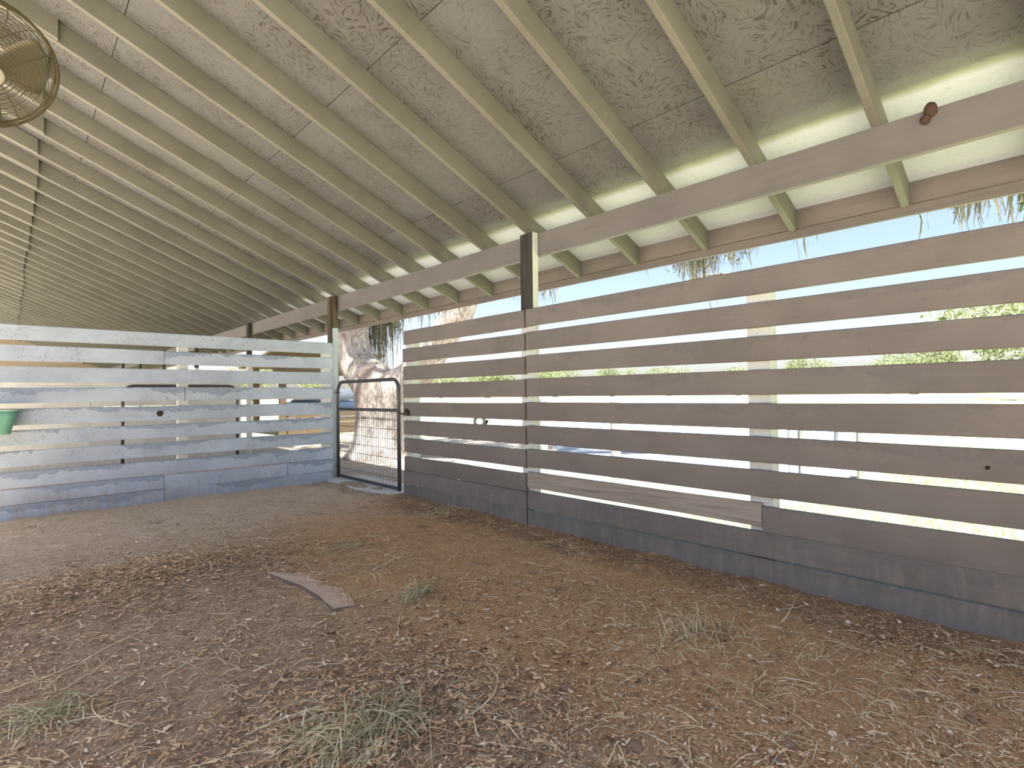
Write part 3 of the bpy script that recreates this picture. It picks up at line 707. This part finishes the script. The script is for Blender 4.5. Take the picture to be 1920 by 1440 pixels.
# dark clods and pale stones
def lump(name, px, r, mat, label, cat, group, flat=.5):
    c = at(*px, 2, .02); b = MB(); vs = []; sd_ = random.random()*50
    for i in range(6):
        ph = -math.pi/2+math.pi*i/5
        for j in range(10):
            a = 2*math.pi*j/10; d = Vector((math.cos(ph)*math.cos(a), math.cos(ph)*math.sin(a), math.sin(ph))); q = r*(1+.5*noise.noise(d*1.8+Vector((sd_, 0, 0)))); vs.append((d.x*q, d.y*q, d.z*q*flat))
    b.add(vs, [(i*10+j, i*10+(j+1) % 10, (i+1)*10+(j+1) % 10, (i+1)*10+j) for i in range(5) for j in range(10)])
    o = b.build(name, mat, None, True); o.location = (c.x, c.y, fz(c.x, c.y)+r*flat*.35); return props(o, label, cat, group)
for px, r in (((1190, 1388), .026), ((1075, 1390), .022), ((1480, 1386), .018), ((1596, 1376), .014), ((1455, 1415), .018), ((1060, 1275), .024), ((1000, 1070), .022), ((955, 1368), .02), ((1730, 1297), .02), ((1695, 1298), .016), ((1820, 1335), .018)):
    lump('dirt_clod', px, r, M['clod'], 'small dark clod of mud on the orange-brown floor', 'clod', 'dark clods on the floor')
for px, r in (((1560, 1370), .012), ((1780, 1360), .010), ((1405, 1220), .009), ((1590, 1156), .011), ((1458, 1136), .010), ((1446, 1398), .010)):
    lump('pebble', px, r, M['pebble'], 'small pale pebble on the orange-brown floor', 'pebble', 'pale pebbles on the floor', .7)

# ------------------------------------------------------------------ outside: oak
oak = props(empty('oak_tree', (4.98, 8.72, -.05)), 'massive forked live oak trunk beyond the gate', 'tree')
oc = Vector((4.98, 8.72, -.05))
def rel(pts): return [Vector(p_)-oc for p_ in pts]
b = MB()
P1 = at(667, 680, 0, 4.86); P2 = at(660, 622, 0, 4.80)
b.tube(rel([(4.98, 8.72, -.15), (4.98, 8.72, .05), (4.97, 8.70, .3), (4.97, 8.68, .7), (4.99, 8.66, 1.05), (5.0, 8.66, 1.35)]), [.78, .66, .55, .53, .56, .58], 28, wob=.14)
b.tube(rel([(4.97, 8.7, .7), (4.93, 8.72, 1.15), P1, P2, (4.72, 9.05, 3.0), (4.75, 9.4, 4.4), (4.4, 9.9, 6.2), (4.0, 10.6, 8.0)]), [.45, .43, .34, .29, .29, .27, .22, .1], 24, wob=.14)
Q1 = at(775, 706, 0, 5.22); Q2 = at(822, 645, 0, 5.36); Q3 = at(862, 585, 0, 5.5)
b.tube(rel([(5.0, 8.62, .85), (5.08, 8.45, 1.15), Q1, Q2, Q3, (5.75, 6.9, 3.4), (6.6, 5.9, 4.6), (7.8, 4.2, 5.4), (8.6, 2.2, 5.8), (9.0, .2, 6.0), (9.6, -2., 6.3)]), [.42, .42, .30, .27, .25, .24, .22, .19, .15, .11, .05], 24, wob=.14)
b.tube(rel([(6.6, 5.9, 4.6), (8.0, 6.2, 5.4), (10, 6.6, 6.2), (12.5, 6.4, 6.9)]), [.16, .14, .1, .05], 12, wob=.1)
b.tube(rel([(4.75, 9.4, 4.4), (5.6, 9.6, 5.6), (7.2, 9.8, 6.4), (9, 9.4, 7.0)]), [.17, .15, .11, .05], 12, wob=.1)
b.build('trunk', M['bark'], oak, True)
def leaves(n, centres, rad, size, flat=.6):
    c = np.array(centres); k = rng.integers(0, len(c), n); d = rng.normal(0, 1, (n, 3)); d /= np.linalg.norm(d, axis=1)[:, None]
    p_ = c[k]+d*(np.asarray(rad)[k]*rng.uniform(.35, 1, n)**.6)[:, None]*np.array([1, 1, flat])
    a = rng.normal(0, 1, (n, 3)); a /= np.linalg.norm(a, axis=1)[:, None]; e = np.cross(a, rng.normal(0, 1, (n, 3))); e /= np.linalg.norm(e, axis=1)[:, None]
    s_ = size*rng.uniform(.6, 1.4, n)[:, None]
    v = np.stack([p_-a*s_, p_+e*s_*.45, p_+a*s_, p_-e*s_*.45], 1).reshape(-1, 3)
    return v, np.arange(n*4).reshape(n, 4), np.repeat(np.clip(rng.normal(.5, .25, n), 0, 1), 4)
cs = [(4, 10.6, 8), (5.5, 9.5, 7), (3, 12, 8.5), (6.5, 9.8, 7.2), (9, 9.4, 7.6), (8, 4.2, 6.6), (10, 6.6, 7), (12, 6.4, 7.4), (9, 2, 6.9), (9.4, -1, 7.1), (6.5, 6.5, 6.6), (11, 3, 7.6), (7.2, 8.2, 7.6)]
cs = [(x-oc.x, y-oc.y, z-oc.z+.5) for x, y, z in cs]
cs += [(x-oc.x, y-oc.y, z-oc.z) for x, y, z in ((3.5, 6.5, 8.2), (5, 7.5, 8.6), (7, 7, 8.2), (4.5, 9, 9), (8.5, 8, 8.4), (6, 5.5, 7.8), (3, 8.5, 8.8), (9.5, 6, 8))]
v, f, t_ = leaves(24000, cs, [1.6]*len(cs), .10)
o = np_mesh('foliage', v, f, M['leaf'], t_, oak); o['kind'] = 'stuff'
# hanging moss and leafy twigs below the limbs
def moss(px0, px1, ytop, ybot, X, n, label, leafy=0, ztop=None):
    a = at(px0, ybot, 0, X); c = at(px1, ybot, 0, X); top = at((px0+px1)/2, ytop, 0, X).z
    mid = (a+c)/2; root = props(empty('hanging_moss', (mid.x, mid.y, top)), label, 'moss')
    wdt = (a-c).length/2; d = (c-a).normalized(); L_ = top-mid.z; k = 7
    n_ = n; off = rng.uniform(-1, 1, n_); ln = L_*np.clip(rng.normal(.80, .2, n_), .25, 1.12)*(1-.35*np.abs(off)**2)
    dep = rng.normal(0, .16, n_); base = rng.uniform(0, .25, n_)*L_*0
    V_ = np.zeros((n_, k, 2, 3)); ph = rng.uniform(0, 6, n_); w0 = rng.uniform(.010, .026, n_)*(X/8)
    for i in range(k):
        t = i/(k-1); s_ = .035*np.sin(ph+t*5)*t; an = ph+t*3
        x = (off*wdt+s_)*d.x+dep*(-d.y)+s_*.3; y = (off*wdt+s_)*d.y+dep*d.x; z = -base-ln*t
        wd = w0*(1-.75*t)
        V_[:, i, 0] = np.stack([x-np.cos(an)*wd, y-np.sin(an)*wd, z], -1); V_[:, i, 1] = np.stack([x+np.cos(an)*wd, y+np.sin(an)*wd, z], -1)
    id_ = np.arange(n_*k*2).reshape(n_, k, 2)
    f = np.stack([id_[:, :-1, 0], id_[:, 1:, 0], id_[:, 1:, 1], id_[:, :-1, 1]], -1).reshape(-1, 4)
    o = np_mesh('strands', V_.reshape(-1, 3), f, M['moss'], np.repeat(np.clip(rng.normal(.5, .25, n_), 0, 1), k*2), root); o['kind'] = 'stuff'
    if leafy:
        cc = [(off[i]*wdt*d.x, off[i]*wdt*d.y, -ln[i]*rng.uniform(.1, .8)) for i in range(min(12, n_))]
        v, f, t_ = leaves(leafy, cc, [.22*wdt+.08]*len(cc), .035*X/8, 1.0); o = np_mesh('leaves', v, f, M['leaf'], t_, root); o['kind'] = 'stuff'
    # twig it hangs from
    b = MB(); b.tube([(-d.x*wdt*1.2, -d.y*wdt*1.2, .02), (0, 0, .05), (d.x*wdt*1.2, d.y*wdt*1.2, .0)], .02, 6); b.build('twig', M['bark'], root)
moss(1262, 1352, 420, 530, 8.6, 300, 'thick curtain of hanging moss above the slatted wall', 60)
moss(1345, 1415, 420, 505, 8.8, 70, 'leafy oak twigs with moss beside the thick moss curtain', 420)
moss(1478, 1530, 385, 492, 8.8, 13, 'few thin moss strands against the sky between two mossy twigs')
moss(1185, 1230, 440, 530, 8.6, 12, 'sparse thin moss strands beside the thick moss curtain')
moss(1300, 1365, 520, 580, 9.4, 26, 'short moss strands hanging lower behind the top gap')
moss(1716, 1750, 330, 452, 8.8, 5, 'two or three single moss threads against the blue sky')
moss(1785, 1850, 300, 432, 9.0, 80, 'pale moss hanging beside leafy twigs under the eave', 120)
moss(1835, 1960, 290, 425, 9.2, 60, 'leafy oak twigs with moss at the cut-back end of the eave', 650)
moss(683, 700, 570, 650, 5.2, 45, 'narrow moss tuft hanging against the oak trunk', 30)
moss(697, 722, 565, 705, 5.4, 190, 'long pointed moss tail above the gate', 30)
moss(720, 748, 560, 655, 5.6, 120, 'leafy moss cluster above the gate', 500)
moss(769, 780, 560, 618, 6.0, 22, 'short moss tuft above the corner of the slatted span')
moss(806, 820, 560, 616, 6.0, 26, 'greenish moss along the leaning oak limb', 60)
moss(955, 975, 500, 575, 6.5, 14, 'leafy twig with a little moss before the dark post', 90)
moss(1016, 1032, 510, 574, 6.3, 40, 'moss tuft hanging just behind the dark post', 10)

# ------------------------------------------------------------------ outside: far trees
protos = []
for q in range(3):
    root = empty('field_tree', (0, 0, 0)); b = MB(); b.tube([(0, 0, -.2), (.1, 0, 1.2), (0, .15, 3.0)], [.35, .26, .16], 10, wob=.15); b.build('trunk', M['bark'], root, True)
    cs = [(random.uniform(-2.6, 2.6), random.uniform(-2.6, 2.6), random.uniform(1.6, 4.4)) for _ in range(16)]
    v, f, t_ = leaves(7000, cs, [random.uniform(.8, 1.3) for _ in cs], .10, .8); np_mesh('foliage', v, f, M['leaf'], t_, root)['kind'] = 'stuff'
    props(root, 'bushy tree in the distant line across the pasture', 'tree', 'distant tree line across the pasture'); protos.append(root)
usedp = [0, 0, 0]
def far_tree(x, y, s, label=None, group=None):
    q = random.randrange(3); r = protos[q]
    if usedp[q] == 0: usedp[q] = 1; c = r
    else:
        c = r.copy(); COL.objects.link(c)
        for ch in r.children: d = ch.copy(); COL.objects.link(d); d.parent = c
    c.location = (x, y, -.05); c.rotation_euler = (0, 0, random.uniform(0, 6.28)); c.scale = (s*random.uniform(.95, 1.25), s*random.uniform(.95, 1.25), s)
    if label: c['label'] = label; c['group'] = group
def ang_place(a, dist, s, **k): far_tree(math.sin(a)*dist, math.cos(a)*dist, s, **k)
for i in range(36):
    a = math.radians(-70+i*6.2+random.uniform(-1, 1)); ang_place(a, 165+14*(i % 2), random.uniform(1.7, 2.4))
for a, d, s in ((80, 150, 2.4), (88, 70, 2.8), (104, 74, 3.0)):
    ang_place(math.radians(a), d, s, label='taller sunlit tree standing nearer at the pasture edge', group='nearer pasture trees')

# ------------------------------------------------------------------ outside: posts, vehicles
def low_post(px, base_y, h, r, label, group):
    p_ = at(px, base_y, 2, -.045); b = MB(); b.tube([(0, 0, -.1), (.004, 0, h*.5), (0, .003, h-.015), (0, 0, h)], [r, r, r*.97, r*.8], 10)
    o = b.build('fence_post', M['greypost']); o.location = p_; props(o, label, 'post', group)
low_post(1155, 915, 1.02, .06, 'grey wooden post standing at the corner of the concrete drive', None)
low_post(1021, 900, 1.05, .05, 'grey wooden post right behind the dark roof post', None)
for px, by, r in ((1487, 893, .055), (1511, 893, .085), (1573, 835, .085), (1620, 900, .075)):
    low_post(px, by, .62, r, 'low thick grey post along the pale drive', 'low posts along the drive')
for px in (790, 815, 841, 869):
    low_post(px, 793, .7, .035, 'thin dark post of the far pasture fence', 'far pasture fence posts')
def wheel(parent, x, y, r, w_=.12):
    b = MB(); b.ring((x, y, r), (0, 1, 0), r*.72, r*.28, 20, 8); o = b.build('wheel', M['tyre'], parent, True)
    b = MB(); b.tube([(x, y-.03, r), (x, y+.03, r)], r*.5, 14); b.build('hubcap', M['white'], o)
tp = at(905, 800, 2, -.045)
tr = props(empty('utility_trailer', tp, (0, 0, -.8)), 'small white utility trailer parked beyond the slatted wall', 'trailer')
b = MB(); b.box((-.75, -.45, .25), (.75, .45, .32)); b.box((-.75, -.45, .32), (-.70, .45, .6)); b.box((.70, -.45, .32), (.75, .45, .6)); b.box((-.70, -.45, .32), (.70, -.42, .6)); b.box((-.70, .42, .32), (.70, .45, .6)); b.build('bed', M['white'], tr)
for y in (-.5, .5): wheel(tr, -.05, y, .22)
b = MB(); b.tube([(.75, .3, .27), (1.5, 0, .3), (.75, -.3, .27)], .03, 6); b.build('drawbar', M['white'], tr)
tp = at(963, 806, 2, -.045)
rl = props(empty('white_railing', tp, (0, 0, -.8)), 'low white railing beside the utility trailer', 'railing')
for x in (-.6, -.2, .2, .6):
    b = MB(); b.box((x-.03, -.03, 0), (x+.03, .03, .62)); b.build('picket', M['white'], rl)
for z in (.2, .55):
    b = MB(); b.box((-.7, -.05, z), (.7, -.03, z+.08)); b.build('rail', M['white'], rl)
tp = at(640, 798, 2, -.045)
car = props(empty('parked_car', tp, (0, 0, -.35)), 'blue car parked far behind the oak trunk', 'car')
def loft(secs, mat, name, par):
    b = MB(); n = len(secs[0]); b.add([p_ for s_ in secs for p_ in s_], [(k*n+i, k*n+(i+1) % n, (k+1)*n+(i+1) % n, (k+1)*n+i) for k in range(len(secs)-1) for i in range(n)]+[tuple(range(n))[::-1], tuple(range((len(secs)-1)*n, len(secs)*n))]); return b.build(name, mat, par, True)
bd = [(-2.1, .75, .3), (-1.9, .85, .28), (1.9, .85, .28), (2.1, .75, .32), (2.1, .75, .62), (1.2, .82, .86), (-1.9, .82, .92), (-2.1, .75, .8)]
loft([[(x, -y, z) for x, y, z in bd], [(x, -y*1.03, z) for x, y, z in bd], [(x, y*1.03, z) for x, y, z in bd], [(x, y, z) for x, y, z in bd]], M['blue'], 'body', car)
cb = [(-1.8, .7, .9), (1.0, .7, .86), (.4, .6, 1.38), (-1.3, .6, 1.4)]
loft([[(x, -y, z) for x, y, z in cb], [(x, y, z) for x, y, z in cb]], M['glass'], 'cabin', car)
for x in (-1.3, 1.3):
    for y in (-.82, .82): wheel(car, x, y, .31)
# brown timber shelter glimpsed through the right end of the left wall
sp_ = at(530, 818, 2, -.045)
sh = props(empty('timber_shelter', sp_, (0, 0, 0)), 'brown timber shelter seen through the end gaps of the partition', 'shelter')
for x, y in ((0, 0), (2.6, 0), (0, 2.2), (2.6, 2.2)):
    b = MB(); b.box((x-.08, y-.08, -.1), (x+.08, y+.08, 2.0)); b.build('post', M['brownroof'], sh)
for i in range(4):
    b = MB(); b.box((-.3, -.12, 1.72+i*.16), (3.0, -.09, 1.875+i*.16)); b.build('plank', M['brownroof'], sh)
b = MB(); b.add([(-.4, -.3, 2.36), (3.1, -.3, 2.36), (3.1, 2.6, 2.0), (-.4, 2.6, 2.0), (-.4, -.3, 2.41), (3.1, -.3, 2.41), (3.1, 2.6, 2.05), (-.4, 2.6, 2.05)], [(0, 3, 2, 1), (4, 5, 6, 7), (0, 1, 5, 4), (1, 2, 6, 5), (2, 3, 7, 6), (3, 0, 4, 7)]); b.build('roof', M['brownroof'], sh)
for i in range(4):
    b = MB(); b.box((.1, .0, .02+i*.16), (2.5, .03, .17+i*.16)); b.build('plank', M['brownroof'], sh)

# short grass along the outside of the right wall
ps = np.stack([rng.uniform(3.3, 8.5, 22000), rng.uniform(-2.5, 2.6, 22000)], -1)
ps = ps[ps[:, 1] < 2.4-.1*(ps[:, 0]-3)+.3*np.sin(ps[:, 0]*3)]
n = len(ps); a = rng.uniform(0, 6.28, n); h = rng.uniform(.02, .06, n); w_ = .004
v = np.stack([np.stack([ps[:, 0]-np.cos(a)*w_, ps[:, 1]-np.sin(a)*w_, np.full(n, -.046)], -1), np.stack([ps[:, 0]+np.cos(a)*w_, ps[:, 1]+np.sin(a)*w_, np.full(n, -.046)], -1),
              np.stack([ps[:, 0]+rng.normal(0, .02, n), ps[:, 1]+rng.normal(0, .02, n), -.046+h], -1)], 1).reshape(-1, 3)
props(np_mesh('grass_blades', v, np.arange(n*3).reshape(n, 3), M['grass'], np.repeat(rng.uniform(0, 1, n), 3)), 'short sunlit grass outside the slatted wall', kind='stuff')
